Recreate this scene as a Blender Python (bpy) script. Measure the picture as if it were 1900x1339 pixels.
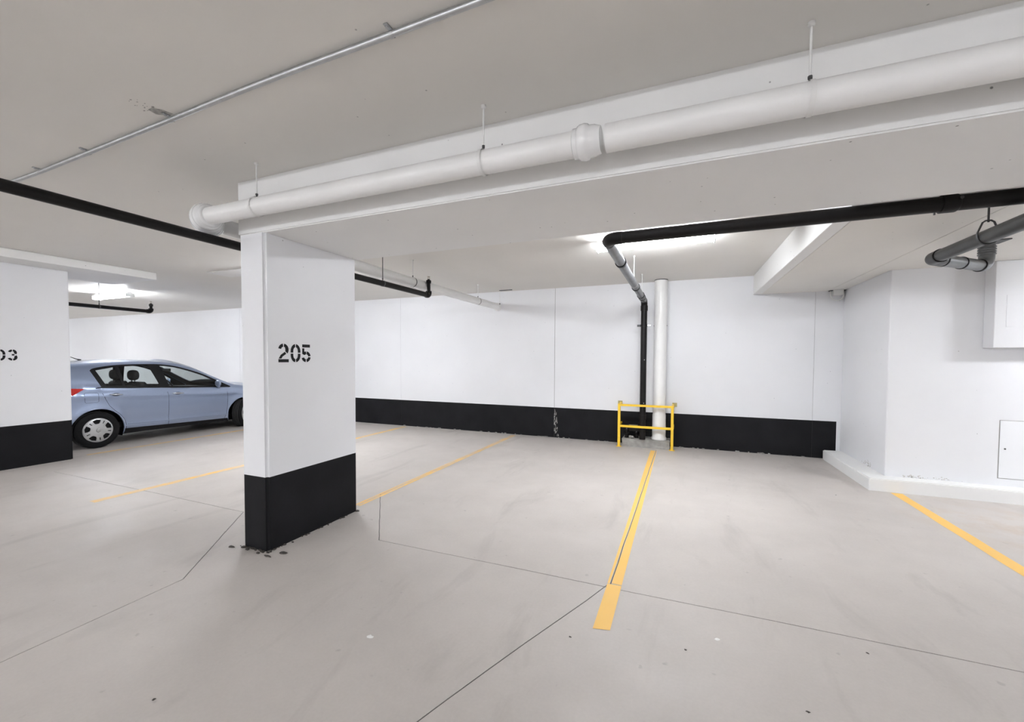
import bpy, bmesh, math, random
from mathutils import Vector, Matrix
from mathutils.geometry import delaunay_2d_cdt

# ------------------------------------------------------------------ clear
for o in list(bpy.data.objects):
    bpy.data.objects.remove(o, do_unlink=True)
scene = bpy.context.scene
C = scene.collection
PI = math.pi
random.seed(7)

# ------------------------------------------------------------------ camera
CAM_H = 1.56
F_PX, CX, CY = 772.58, 943.05, 690.70            # in the 1900 x 1339 frame
YAW, PITCH, ROLL = math.radians(-22.44), math.radians(-1.778), math.radians(0.269)
cam_d = bpy.data.cameras.new('camera')
cam_d.sensor_fit = 'HORIZONTAL'
cam_d.sensor_width = 36.0
cam_d.lens = F_PX / 1900 * 36.0
cam_d.shift_x = (950 - CX) / 1900
cam_d.shift_y = (CY - 669.5) / 1900
cam_d.clip_start = 0.05
cam_d.clip_end = 100
fw = Vector((math.sin(YAW) * math.cos(PITCH), math.cos(YAW) * math.cos(PITCH), math.sin(PITCH)))
rt = Vector((math.cos(YAW), -math.sin(YAW), 0))
up = rt.cross(fw)
r2 = rt * math.cos(ROLL) + up * math.sin(ROLL)
u2 = -rt * math.sin(ROLL) + up * math.cos(ROLL)
M = Matrix((r2, u2, -fw)).transposed().to_4x4()
M.translation = (0, 0, CAM_H)
cam = bpy.data.objects.new('camera', cam_d)
cam.matrix_world = M
C.objects.link(cam)
scene.camera = cam

# ------------------------------------------------------------------ world, exposure
world = bpy.data.worlds.new('world')
scene.world = world
world.use_nodes = True
bg = world.node_tree.nodes['Background']
bg.inputs[0].default_value = (0.9, 0.95, 1.0, 1)
bg.inputs[1].default_value = 0.0                  # closed underground garage: no sky
vs = scene.view_settings
vs.view_transform = 'Standard'
vs.look = 'None'
vs.gamma = 1.0
vs.use_curve_mapping = False
vs.exposure = 2.12
LAMP = 30.0                                        # radiance of the fluorescent diffusers
LAMP_COL = (0.945, 0.98, 1.03)

# ------------------------------------------------------------------ materials
def mat(name, col, rough=0.5, metal=0.0, noise=None, bump=None, coat=0.0, spec=0.5, emit=None):
    m = bpy.data.materials.new(name)
    m.use_nodes = True
    nt = m.node_tree
    b = nt.nodes['Principled BSDF']
    b.inputs['Base Color'].default_value = (*col, 1)
    b.inputs['Roughness'].default_value = rough
    b.inputs['Metallic'].default_value = metal
    b.inputs['Coat Weight'].default_value = coat
    b.inputs['Specular IOR Level'].default_value = spec
    tc = nt.nodes.new('ShaderNodeNewGeometry')
    if noise:
        sc, amt = noise
        n = nt.nodes.new('ShaderNodeTexNoise')
        n.inputs['Scale'].default_value = sc
        n.inputs['Detail'].default_value = 5
        nt.links.new(tc.outputs['Position'], n.inputs['Vector'])
        r = nt.nodes.new('ShaderNodeMapRange')
        r.inputs['From Min'].default_value = 0.3
        r.inputs['From Max'].default_value = 0.7
        r.inputs['To Min'].default_value = 1 - amt
        r.inputs['To Max'].default_value = 1 + amt
        nt.links.new(n.outputs['Fac'], r.inputs['Value'])
        v = nt.nodes.new('ShaderNodeVectorMath')
        v.operation = 'SCALE'
        v.inputs[0].default_value = col
        nt.links.new(r.outputs['Result'], v.inputs['Scale'])
        nt.links.new(v.outputs['Vector'], b.inputs['Base Color'])
    if bump:
        sc, st = bump
        n = nt.nodes.new('ShaderNodeTexNoise')
        n.inputs['Scale'].default_value = sc
        n.inputs['Detail'].default_value = 4
        nt.links.new(tc.outputs['Position'], n.inputs['Vector'])
        bp = nt.nodes.new('ShaderNodeBump')
        bp.inputs['Strength'].default_value = st
        bp.inputs['Distance'].default_value = 0.01
        nt.links.new(n.outputs['Fac'], bp.inputs['Height'])
        nt.links.new(bp.outputs['Normal'], b.inputs['Normal'])
    if emit:
        b.inputs['Emission Color'].default_value = (*emit[0], 1)
        b.inputs['Emission Strength'].default_value = emit[1]
    return m

def painted(name, col, pits=0.0, rough=0.55, spots=2.2, big=0.03, stain=None):
    """painted cast concrete: soft mottling, fine relief and a few dark air holes"""
    m = mat(name, col, rough, bump=(9, 0.10))
    nt = m.node_tree
    b = nt.nodes['Principled BSDF']
    geo = nt.nodes.new('ShaderNodeNewGeometry')
    n = nt.nodes.new('ShaderNodeTexNoise')
    n.inputs['Scale'].default_value = 0.9
    n.inputs['Detail'].default_value = 6
    nt.links.new(geo.outputs['Position'], n.inputs['Vector'])
    r = nt.nodes.new('ShaderNodeMapRange')
    r.inputs['From Min'].default_value = 0.3
    r.inputs['From Max'].default_value = 0.7
    r.inputs['To Min'].default_value = 1 - big
    r.inputs['To Max'].default_value = 1 + big
    nt.links.new(n.outputs['Fac'], r.inputs['Value'])
    fac = r.outputs['Result']
    if pits > 0:
        vo = nt.nodes.new('ShaderNodeTexVoronoi')
        vo.inputs['Scale'].default_value = spots
        nt.links.new(geo.outputs['Position'], vo.inputs['Vector'])
        lt = nt.nodes.new('ShaderNodeMapRange')
        lt.inputs['From Min'].default_value = 0.0035 * spots
        lt.inputs['From Max'].default_value = 0.0065 * spots
        lt.inputs['To Min'].default_value = 1 - pits
        lt.inputs['To Max'].default_value = 1.0
        nt.links.new(vo.outputs['Distance'], lt.inputs['Value'])
        mu = nt.nodes.new('ShaderNodeMath')
        mu.operation = 'MULTIPLY'
        nt.links.new(fac, mu.inputs[0])
        nt.links.new(lt.outputs['Result'], mu.inputs[1])
        fac = mu.outputs[0]
    v = nt.nodes.new('ShaderNodeVectorMath')
    v.operation = 'SCALE'
    v.inputs[0].default_value = col
    nt.links.new(fac, v.inputs['Scale'])
    nt.links.new(v.outputs['Vector'], b.inputs['Base Color'])
    return m

def concrete_floor():
    m = bpy.data.materials.new('floor_concrete')
    m.use_nodes = True
    nt = m.node_tree
    L = nt.links.new
    b = nt.nodes['Principled BSDF']
    b.inputs['Specular IOR Level'].default_value = 0.35
    geo = nt.nodes.new('ShaderNodeNewGeometry')
    def noise(scale, detail=6, rough=0.55, dist=0.0, stretch=None):
        n = nt.nodes.new('ShaderNodeTexNoise')
        n.inputs['Scale'].default_value = scale
        n.inputs['Detail'].default_value = detail
        n.inputs['Roughness'].default_value = rough
        n.inputs['Distortion'].default_value = dist
        if stretch:
            mp = nt.nodes.new('ShaderNodeMapping')
            mp.inputs['Scale'].default_value = stretch
            L(geo.outputs['Position'], mp.inputs['Vector'])
            L(mp.outputs['Vector'], n.inputs['Vector'])
        else:
            L(geo.outputs['Position'], n.inputs['Vector'])
        return n.outputs['Fac']
    def rng(src, a, c, lo, hi):
        r = nt.nodes.new('ShaderNodeMapRange')
        for k, val in (('From Min', a), ('From Max', c), ('To Min', lo), ('To Max', hi)):
            r.inputs[k].default_value = val
        L(src, r.inputs['Value'])
        return r.outputs['Result']
    def mul(a, c):
        x = nt.nodes.new('ShaderNodeMath')
        x.operation = 'MULTIPLY'
        L(a, x.inputs[0])
        L(c, x.inputs[1])
        return x.outputs[0]
    f = rng(noise(0.55, 7), 0.3, 0.7, 0.91, 1.07)
    f = mul(f, rng(noise(3.2, 8, 0.65), 0.3, 0.7, 0.965, 1.03))
    f = mul(f, rng(noise(60, 3), 0.3, 0.7, 0.975, 1.02))
    f = mul(f, rng(noise(1.3, 5, 0.6, 0.6, (2.2, 0.6, 1)), 0.56, 0.72, 1.0, 0.86))   # tyre and water smudges
    f = mul(f, rng(noise(14, 2, 0.4), 0.72, 0.78, 1.0, 0.82))                          # small dark specks
    col = nt.nodes.new('ShaderNodeVectorMath')
    col.operation = 'SCALE'
    col.inputs[0].default_value = (0.515, 0.479, 0.450)
    L(f, col.inputs['Scale'])
    # rust tinted patch beside the bay line near the boxed-out wall
    sub = nt.nodes.new('ShaderNodeVectorMath')
    sub.operation = 'SUBTRACT'
    sub.inputs[1].default_value = (2.95, 5.45, 0)
    L(geo.outputs['Position'], sub.inputs[0])
    ln = nt.nodes.new('ShaderNodeVectorMath')
    ln.operation = 'LENGTH'
    L(sub.outputs['Vector'], ln.inputs[0])
    patch = mul(rng(ln.outputs['Value'], 0.15, 0.95, 1, 0), rng(noise(2.6, 6, 0.6), 0.46, 0.66, 0, 0.55))
    mx = nt.nodes.new('ShaderNodeMix')
    mx.data_type = 'RGBA'
    L(patch, mx.inputs['Factor'])
    L(col.outputs['Vector'], mx.inputs['A'])
    mx.inputs['B'].default_value = (0.46, 0.33, 0.22, 1)
    L(mx.outputs['Result'], b.inputs['Base Color'])
    L(rng(noise(2.0, 6), 0.3, 0.7, 0.42, 0.62), b.inputs['Roughness'])
    bp = nt.nodes.new('ShaderNodeBump')
    bp.inputs['Strength'].default_value = 0.06
    bp.inputs['Distance'].default_value = 0.01
    L(noise(25, 4), bp.inputs['Height'])
    L(bp.outputs['Normal'], b.inputs['Normal'])
    return m

def worn_yellow(name, wear):
    m = mat(name, (0.86, 0.52, 0.115), 0.55)
    nt = m.node_tree
    L = nt.links.new
    b = nt.nodes['Principled BSDF']
    geo = nt.nodes.new('ShaderNodeNewGeometry')
    n = nt.nodes.new('ShaderNodeTexNoise')
    n.inputs['Scale'].default_value = 4.5
    n.inputs['Detail'].default_value = 8
    n.inputs['Roughness'].default_value = 0.7
    L(geo.outputs['Position'], n.inputs['Vector'])
    r = nt.nodes.new('ShaderNodeMapRange')
    r.inputs['From Min'].default_value = 0.38
    r.inputs['From Max'].default_value = 0.68
    r.inputs['To Min'].default_value = 0.0
    r.inputs['To Max'].default_value = wear
    L(n.outputs['Fac'], r.inputs['Value'])
    mx = nt.nodes.new('ShaderNodeMix')
    mx.data_type = 'RGBA'
    L(r.outputs['Result'], mx.inputs['Factor'])
    mx.inputs['A'].default_value = (0.86, 0.52, 0.115, 1)
    mx.inputs['B'].default_value = (0.53, 0.47, 0.38, 1)
    L(mx.outputs['Result'], b.inputs['Base Color'])
    return m

def glass_mat(name, tint, gloss=0.08):
    m = bpy.data.materials.new(name)
    m.use_nodes = True
    nt = m.node_tree
    nt.nodes.remove(nt.nodes['Principled BSDF'])
    out = nt.nodes['Material Output']
    t = nt.nodes.new('ShaderNodeBsdfTransparent')
    t.inputs[0].default_value = (*tint, 1)
    g = nt.nodes.new('ShaderNodeBsdfGlossy')
    g.inputs['Roughness'].default_value = 0.03
    lw = nt.nodes.new('ShaderNodeLayerWeight')
    lw.inputs['Blend'].default_value = 0.5
    pw = nt.nodes.new('ShaderNodeMath')
    pw.operation = 'POWER'
    nt.links.new(lw.outputs['Facing'], pw.inputs[0])
    pw.inputs[1].default_value = 5.0
    fr = nt.nodes.new('ShaderNodeMath')
    fr.operation = 'MULTIPLY_ADD'
    nt.links.new(pw.outputs[0], fr.inputs[0])
    fr.inputs[1].default_value = 0.7
    fr.inputs[2].default_value = 0.045
    mx = nt.nodes.new('ShaderNodeMixShader')
    nt.links.new(fr.outputs[0], mx.inputs[0])
    nt.links.new(t.outputs[0], mx.inputs[1])
    nt.links.new(g.outputs[0], mx.inputs[2])
    nt.links.new(mx.outputs[0], out.inputs[0])
    return m

MT = {
    'floor': concrete_floor(),
    'joint': mat('floor_joint_filler', (0.10, 0.095, 0.09), 0.9),
    'wall': painted('white_wall_paint', (0.745, 0.75, 0.77), pits=0.45, spots=6.5),
    'ceil': painted('ceiling_paint', (0.745, 0.722, 0.682), pits=0.5, spots=5.5, big=0.025),
    'beam': painted('beam_paint', (0.78, 0.775, 0.765), pits=0.7, spots=8.5),
    'pillar': painted('pillar_paint', (0.79, 0.795, 0.815), pits=0.5, spots=6.5),
    'black': mat('black_band_paint', (0.0085, 0.0085, 0.0100), 0.6, spec=0.16, noise=(3, 0.25), bump=(14, 0.12)),
    'wjoint': mat('wall_joint', (0.30, 0.29, 0.28), 0.9),
    'wjoint_pale': mat('wall_joint_pale', (0.62, 0.62, 0.61), 0.9),
    'chip': mat('chipped_concrete', (0.34, 0.33, 0.31), 0.9, noise=(40, 0.45)),
    'mould': mat('mould_grey', (0.46, 0.44, 0.41), 0.95, noise=(30, 0.3)),
    'dirt': mat('dark_grit', (0.07, 0.062, 0.055), 0.95, noise=(60, 0.4)),
    'curb': painted('curb_paint', (0.80, 0.80, 0.79), pits=0.3, spots=6.0),
    'yellow_new': worn_yellow('yellow_line_fresh', 0.10),
    'yellow_old': worn_yellow('yellow_line_worn', 0.85),
    'stencil': mat('stencil_black', (0.010, 0.010, 0.012), 0.6, spec=0.2),
    'wpipe': mat('white_pipe_paint', (0.79, 0.785, 0.775), 0.35, noise=(3, 0.03)),
    'wshrink': mat('white_wrap', (0.79, 0.79, 0.79), 0.12, coat=0.6, bump=(18, 0.25)),
    'wrod': mat('white_rod', (0.74, 0.735, 0.72), 0.5),
    'bpipe': mat('black_pipe', (0.0075, 0.0065, 0.0065), 0.42, noise=(5, 0.3), spec=0.22),
    'dgpipe': mat('charcoal_cast_iron', (0.045, 0.045, 0.044), 0.36, 0.25, noise=(6, 0.25)),
    'gpipe': mat('grey_cast_iron', (0.17, 0.175, 0.18), 0.36, 0.45, noise=(6, 0.2)),
    'steel': mat('zinc_steel', (0.50, 0.51, 0.52), 0.38, 0.9, noise=(20, 0.1)),
    'dsteel': mat('dark_steel', (0.09, 0.09, 0.092), 0.45, 0.6),
    'brass': mat('sprinkler_brass', (0.35, 0.30, 0.22), 0.4, 0.8),
    'guard': mat('guard_yellow', (0.87, 0.56, 0.035), 0.42, noise=(12, 0.08)),
    'guard_cap': mat('guard_bare_end', (0.42, 0.36, 0.16), 0.6),
    'block': mat('bare_concrete', (0.33, 0.32, 0.30), 0.9, noise=(9, 0.22), bump=(30, 0.5)),
    'paper': mat('paper_scrap', (0.82, 0.82, 0.80), 0.8),
    'housing': mat('lamp_housing', (0.78, 0.78, 0.77), 0.45),
    'diff': mat('lamp_diffuser', (0.9, 0.9, 0.9), 0.4, emit=(LAMP_COL, LAMP)),
    'plastic': mat('white_plastic', (0.74, 0.74, 0.72), 0.4),
    'panel': mat('access_panel_paint', (0.79, 0.80, 0.82), 0.4),
    'gap': mat('dark_gap', (0.05, 0.05, 0.05), 0.9),
    # car
    'paint': mat('blue_grey_car_paint', (0.30, 0.365, 0.51), 0.30, 0.55, coat=1.0),
    'trim': mat('black_trim', (0.008, 0.008, 0.009), 0.38, spec=0.25),
    'seam': mat('door_seam', (0.02, 0.022, 0.03), 0.7),
    'glass': glass_mat('car_glass', (0.76, 0.80, 0.80)),
    'rubber': mat('tyre_rubber', (0.008, 0.008, 0.009), 0.8, noise=(30, 0.2), spec=0.2),
    'cap': mat('wheel_cover_silver', (0.56, 0.57, 0.58), 0.32, 0.55),
    'seat': mat('seat_fabric', (0.025, 0.025, 0.027), 0.85),
    'dash': mat('dash_plastic', (0.045, 0.045, 0.047), 0.55),
    'redlamp': mat('tail_lamp_red', (0.62, 0.02, 0.015), 0.12, coat=1.0),
    'clearlamp': mat('head_lamp_clear', (0.65, 0.67, 0.70), 0.1, coat=1.0),
    'chrome': mat('bright_handle', (0.62, 0.66, 0.72), 0.2, 0.8, coat=0.5),
}

# ------------------------------------------------------------------ helpers
def obj(name, bm, m, parent=None, smooth=False, angle=None):
    me = bpy.data.meshes.new(name)
    bm.normal_update()
    bm.to_mesh(me)
    bm.free()
    for mm in (m if isinstance(m, (list, tuple)) else [m]):
        me.materials.append(MT[mm] if isinstance(mm, str) else mm)
    if smooth:
        for p in me.polygons:
            p.use_smooth = True
        if angle:
            me.set_sharp_from_angle(angle=math.radians(angle))
    o = bpy.data.objects.new(name, me)
    C.objects.link(o)
    if parent is not None:
        o.parent = parent
    return o

def tag(o, label=None, cat=None, group=None, kind=None):
    if label: o['label'] = label
    if cat: o['category'] = cat
    if group: o['group'] = group
    if kind: o['kind'] = kind
    return o

def thing(name, label, cat, loc=(0, 0, 0), rotz=0.0, group=None, kind=None):
    o = bpy.data.objects.new(name, None)
    o.empty_display_size = 0.1
    C.objects.link(o)
    o.location = loc
    o.rotation_euler = (0, 0, rotz)
    return tag(o, label, cat, group, kind)

def copy_tree(o, parent=None):
    c = o.copy()
    C.objects.link(c)
    c.parent = parent
    for ch in [x for x in bpy.data.objects if x.parent == o]:
        copy_tree(ch, c)
    return c

def add_box(bm, x0, x1, y0, y1, z0, z1, bev=0.0):
    t = bmesh.new()
    bmesh.ops.create_cube(t, size=1.0)
    for v in t.verts:
        v.co = Vector(((x0 + x1) / 2 + v.co.x * (x1 - x0), (y0 + y1) / 2 + v.co.y * (y1 - y0), (z0 + z1) / 2 + v.co.z * (z1 - z0)))
    if bev > 0:
        bmesh.ops.bevel(t, geom=list(t.edges), offset=bev, segments=2, affect='EDGES', profile=0.5)
    merge(bm, t)
    return bm

def merge(bm, t):
    me = bpy.data.meshes.new('tmp')
    t.to_mesh(me)
    t.free()
    bm.from_mesh(me)
    bpy.data.meshes.remove(me)

def box(x0, x1, y0, y1, z0, z1, bev=0.0):
    return add_box(bmesh.new(), x0, x1, y0, y1, z0, z1, bev)

def add_tube(bm, pts, r, seg=20, caps=True, radii=None, closed=False):
    pts = [Vector(p) for p in pts]
    n = len(pts)
    tans = []
    for i in range(n):
        if closed:
            a, b = pts[i - 1], pts[(i + 1) % n]
        else:
            a = pts[max(0, i - 1)]
            b = pts[min(n - 1, i + 1)]
        d = b - a
        tans.append(d.normalized() if d.length > 1e-9 else Vector((0, 0, 1)))
    ref = Vector((0, 0, 1)) if abs(tans[0].z) < 0.9 else Vector((1, 0, 0))
    nrm = (ref - tans[0] * ref.dot(tans[0])).normalized()
    rings = []
    for i in range(n):
        if i:
            q = tans[i - 1].rotation_difference(tans[i])
            nrm = q @ nrm
            nrm = (nrm - tans[i] * nrm.dot(tans[i])).normalized()
        bn = tans[i].cross(nrm)
        rr = radii[i] if radii else r
        rings.append([bm.verts.new(pts[i] + (nrm * math.cos(2 * PI * k / seg) + bn * math.sin(2 * PI * k / seg)) * rr) for k in range(seg)])
    for i in range(n if closed else n - 1):
        a, b = rings[i], rings[(i + 1) % n]
        for k in range(seg):
            bm.faces.new((a[k], a[(k + 1) % seg], b[(k + 1) % seg], b[k]))
    if caps and not closed:
        bm.faces.new(list(reversed(rings[0])))
        bm.faces.new(rings[-1])
    return bm

def tube(pts, r, seg=20, **k):
    return add_tube(bmesh.new(), pts, r, seg, **k)

def fillet(a, b, c, r, n=8):
    """arc points replacing corner b of the path a-b-c"""
    a, b, c = Vector(a), Vector(b), Vector(c)
    d1 = (a - b).normalized()
    d2 = (c - b).normalized()
    ang = d1.angle(d2)
    t = r / math.tan(ang / 2)
    p1, p2 = b + d1 * t, b + d2 * t
    cen = b + (d1 + d2).normalized() * (r / math.sin(ang / 2))
    v1, v2 = p1 - cen, p2 - cen
    tot = v1.angle(v2)
    ax = v1.cross(v2).normalized()
    return [cen + Matrix.Rotation(tot * i / n, 3, ax) @ v1 for i in range(n + 1)]

def lathe_along(bm, base, axis, prof, seg=24):
    """prof: list of (distance along the axis, radius)"""
    base, axis = Vector(base), Vector(axis).normalized()
    pts = [base + axis * d for d, r in prof]
    ref = Vector((0, 0, 1)) if abs(axis.z) < 0.9 else Vector((1, 0, 0))
    n1 = (ref - axis * ref.dot(axis)).normalized()
    n2 = axis.cross(n1)
    rings = [[bm.verts.new(p + (n1 * math.cos(2 * PI * k / seg) + n2 * math.sin(2 * PI * k / seg)) * r) for k in range(seg)] for p, (d, r) in zip(pts, prof)]
    for a, b in zip(rings, rings[1:]):
        for k in range(seg):
            bm.faces.new((a[k], a[(k + 1) % seg], b[(k + 1) % seg], b[k]))
    bm.faces.new(list(reversed(rings[0])))
    bm.faces.new(rings[-1])
    return bm

def inside(p, poly):
    x, y = p
    c = False
    j = len(poly) - 1
    for i in range(len(poly)):
        xi, yi = poly[i]
        xj, yj = poly[j]
        if (yi > y) != (yj > y) and x < (xj - xi) * (y - yi) / (yj - yi) + xi:
            c = not c
        j = i
    return c

def resample(loop, step):
    out = []
    for i in range(len(loop)):
        a, b = loop[i], loop[(i + 1) % len(loop)]
        d = math.hypot(b[0] - a[0], b[1] - a[1])
        n = max(1, int(math.ceil(d / step)))
        for k in range(n):
            out.append((a[0] + (b[0] - a[0]) * k / n, a[1] + (b[1] - a[1]) * k / n))
    return out

def smooth_open(pts, n=6):
    """Catmull-Rom through the points"""
    out = []
    for i in range(len(pts) - 1):
        p0 = pts[max(0, i - 1)]; p1 = pts[i]; p2 = pts[i + 1]; p3 = pts[min(len(pts) - 1, i + 2)]
        for k in range(n):
            t = k / n
            q = []
            for a, b, c, d in zip(p0, p1, p2, p3):
                q.append(0.5 * ((2 * b) + (-a + c) * t + (2 * a - 5 * b + 4 * c - d) * t * t + (-a + 3 * b - 3 * c + d) * t ** 3))
            out.append(tuple(q))
    out.append(tuple(pts[-1]))
    return out

def cdt(loops, pts):
    vs, es = [], []
    for lp in loops:
        b = len(vs)
        vs += [Vector(p) for p in lp]
        es += [(b + i, b + (i + 1) % len(lp)) for i in range(len(lp))]
    vs += [Vector(p) for p in pts]
    r = delaunay_2d_cdt(vs, es, [], 0, 1e-5)
    return [tuple(v) for v in r[0]], [tuple(f) for f in r[2]]

# ------------------------------------------------------------------ key dimensions (metres)
CEIL = 2.98
BACK = 8.056
PX0, PX1, PY0, PY1 = -3.338, -3.047, 2.323, 3.332   # numbered pillar
BAND = 0.602
BEAM_Z = 2.554
SOF_Z, SOF_X = 2.665, 1.11                          # lowered ceiling over the right bay
NX, NY = 2.35, 6.48                                 # corner of the boxed-out wall
XL, XR, YF = -24.5, 8.0, -7.5                       # far limits of the garage

# ------------------------------------------------------------------ floor with sawn joints
def strip(a, b, w):
    a, b = Vector((a[0], a[1])), Vector((b[0], b[1]))
    d = (b - a).normalized()
    n = Vector((-d.y, d.x)) * w / 2
    return [tuple(a - n), tuple(b - n), tuple(b + n), tuple(a + n)]

JW = 0.0065
D_N, D_E, D_S, D_W = (-3.19, 3.86), (-2.375, 2.85), (-3.22, 1.80), (-4.08, 2.845)
def jag(a, b, w, amp=0.006, n=14):
    """slightly wandering saw cut as one closed loop"""
    rnd = random.Random(int(abs(a[0] * 100 + b[1] * 37)))
    a, b = Vector((a[0], a[1])), Vector((b[0], b[1]))
    d = (b - a).normalized()
    nn = Vector((-d.y, d.x))
    off = [rnd.uniform(-amp, amp) if 0 < i < n else 0 for i in range(n + 1)]
    c = [a + (b - a) * i / n + nn * off[i] for i in range(n + 1)]
    return [tuple(p - nn * w / 2) for p in c] + [tuple(p + nn * w / 2) for p in reversed(c)]
joints = [
    jag(D_E, (XR - 0.5, 2.925), JW), jag((-0.425, 2.91), (-0.365, 7.62), JW, 0.004),
    jag((-0.437, 2.91), (-1.95, -0.82), JW), jag(D_S, (-3.0, -5.5), JW),
    jag(D_W, (-7.9, 2.85), JW), jag(D_S, D_W, JW, 0.002), jag(D_N, D_E, JW, 0.004),
]
rim = [(XL, YF), (XR, YF), (XR, BACK + 0.1), (XL, BACK + 0.1)]
grid = [(XL + 0.5 + i, YF + 0.5 + j) for i in range(32) for j in range(15)]
V2, F2 = cdt([resample(rim, 1.0)] + joints, grid)
bm = bmesh.new()
top = [bm.verts.new((x, y, 0)) for x, y in V2]
keep = []
for f in F2:
    c = (sum(V2[i][0] for i in f) / 3, sum(V2[i][1] for i in f) / 3)
    if not any(inside(c, j) for j in joints):
        fc = bm.faces.new([top[i] for i in f])
        keep.append(fc)
for e in [e for e in bm.edges if e.is_boundary]:
    a, b = e.verts
    try:
        bm.faces.new((b, a, bm.verts.new(a.co - Vector((0, 0, 0.012))), bm.verts.new(b.co - Vector((0, 0, 0.012)))))
    except ValueError:
        pass
for v in [v for v in bm.verts if not v.link_faces]:
    bm.verts.remove(v)
bmesh.ops.recalc_face_normals(bm, faces=bm.faces)
for f in bm.faces:
    if abs(f.normal.z) > 0.9 and f.normal.z < 0:
        f.normal_flip()
floor = tag(obj('floor', bm, 'floor'), 'grey concrete garage floor with sawn joints', None, kind='structure')
sub = obj('joint_filler', box(XL, XR, YF, BACK + 0.1, -0.15, -0.0025), 'joint', floor)

def line(x0, x1, y0, y1, m, lab):
    b = bmesh.new()
    n = max(4, int((y1 - y0) / 0.25))
    rnd = random.Random(int(x0 * 100))
    L = [(x0 + rnd.uniform(-.004, .004), y0 + (y1 - y0) * i / n) for i in range(n + 1)]
    R = [(x1 + rnd.uniform(-.004, .004), y0 + (y1 - y0) * i / n) for i in range(n + 1)]
    lv = [b.verts.new((x, y, 0.0016)) for x, y in L]
    rv = [b.verts.new((x, y, 0.0016)) for x, y in R]
    for i in range(n):
        b.faces.new((lv[i], rv[i], rv[i + 1], lv[i + 1]))
    o = obj('parking_line', b, m, floor)
    o['label'] = lab
    return o
# painted bay lines (the cut runs through the fresh one beside the guard rail)
line(-3.195, -3.165, 3.44, 7.93, 'yellow_old', 'worn yellow bay line behind the numbered pillar')
line(-3.150, -3.108, 3.44, 7.93, 'yellow_old', 'worn yellow bay line behind the numbered pillar')
line(-5.90, -5.80, 2.40, 7.93, 'yellow_old', 'faded yellow bay line between pillar and car')
line(-8.80, -8.72, 3.55, 7.93, 'yellow_old', 'faded yellow bay line beside the parked car')
line(2.33, 2.44, 2.6, 6.26, 'yellow_new', 'fresh yellow bay line running to the white curb')
def quadline(pts, m, lab):
    b = bmesh.new()
    b.faces.new([b.verts.new((x, y, 0.0016)) for x, y in pts])
    o = obj('parking_line', b, m, floor)
    o['label'] = lab
quadline(((-0.446, 2.383), (-0.350, 2.404), (-0.350, 2.914), (-0.446, 2.909)), 'yellow_new', 'square end of the yellow bay line')
quadline(((-0.418, 2.922), (-0.350, 2.922), (-0.350, 7.56), (-0.358, 7.56)), 'yellow_new', 'yellow bay line split by a saw cut')
quadline(((-0.446, 2.9165), (-0.432, 2.9165), (-0.3735, 7.56), (-0.450, 7.56)), 'yellow_new', 'yellow bay line split by a saw cut')

# ------------------------------------------------------------------ walls
wall_back = tag(obj('wall_back', box(XL, NX + 0.3, BACK + 0.006, BACK + 0.25, -0.1, CEIL), 'wjoint'), 'white concrete back wall with a black painted foot', None, kind='structure')
jx = [XL, -17.2, -11.6, -6.048, -2.323, 1.982, NX + 0.28]
for i in range(len(jx) - 1):
    a = jx[i] + (0.002 if i != 4 else 0.004)
    b = jx[i + 1] - (0.002 if i != 3 else 0.004)
    obj('wall_panel', box(a, b, BACK, BACK + 0.012, BAND, CEIL), 'wall', wall_back)
    e = min(b, 2.30)
    obj('painted_band', box(a, e, BACK, BACK + 0.012, 0.0, BAND), 'black', wall_back)
    if e < b:
        obj('wall_panel', box(e, b, BACK, BACK + 0.012, 0.0, BAND), 'wall', wall_back)
obj('joint_shadow_gap', box(XL, 2.29, BACK + 0.0035, BACK + 0.0058, 0.0, BAND - .001), 'gap', wall_back)
# spalled paint beside the dark joint and grit along the wall foot
b = bmesh.new()
rnd = random.Random(3)
for k in range(46):
    t = rnd.random()
    z = 0.02 + 0.52 * t ** 1.3
    w = 0.085 * (1 - z / 0.6) + 0.012
    x = -2.315 + rnd.uniform(-0.01, w)
    h = rnd.uniform(0.02, 0.075)
    ww = rnd.uniform(0.003, 0.010)
    b.faces.new([b.verts.new((x + dx, BACK - 0.0015, z + dz)) for dx, dz in ((-ww, 0), (ww, 0.01), (ww * .4, h), (-ww * .6, h * .8))])
obj('chipped_paint', b, 'chip', wall_back)
b = bmesh.new()
for k in range(70):
    x = rnd.uniform(-6.0, 2.05)
    add_box(b, x, x + rnd.uniform(.01, .05), BACK - rnd.uniform(.01, .04), BACK + .002, -0.002, rnd.uniform(.004, .018))
tag(obj('wall_foot_grit', b, 'chip', wall_back), kind='stuff')

tag(obj('wall_left', box(XL - 0.25, XL, YF, BACK, -0.1, CEIL), 'wall'), 'white side wall beyond the parked car', None, kind='structure')
tag(obj('wall_front', box(XL, XR, YF - 0.25, YF, -0.1, CEIL), 'wall'), 'white wall across the driving aisle', None, kind='structure')
tag(obj('wall_far_right', box(XR, XR + 0.25, YF, NY + 0.3, -0.1, CEIL), 'wall'), 'white end wall of the garage', None, kind='structure')
wall_right = tag(obj('wall_right', box(NX, XR, NY, BACK - 0.001, -0.1, CEIL, 0.012), 'wall'), 'white boxed-out wall corner with a curb', None, kind='structure')
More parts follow.
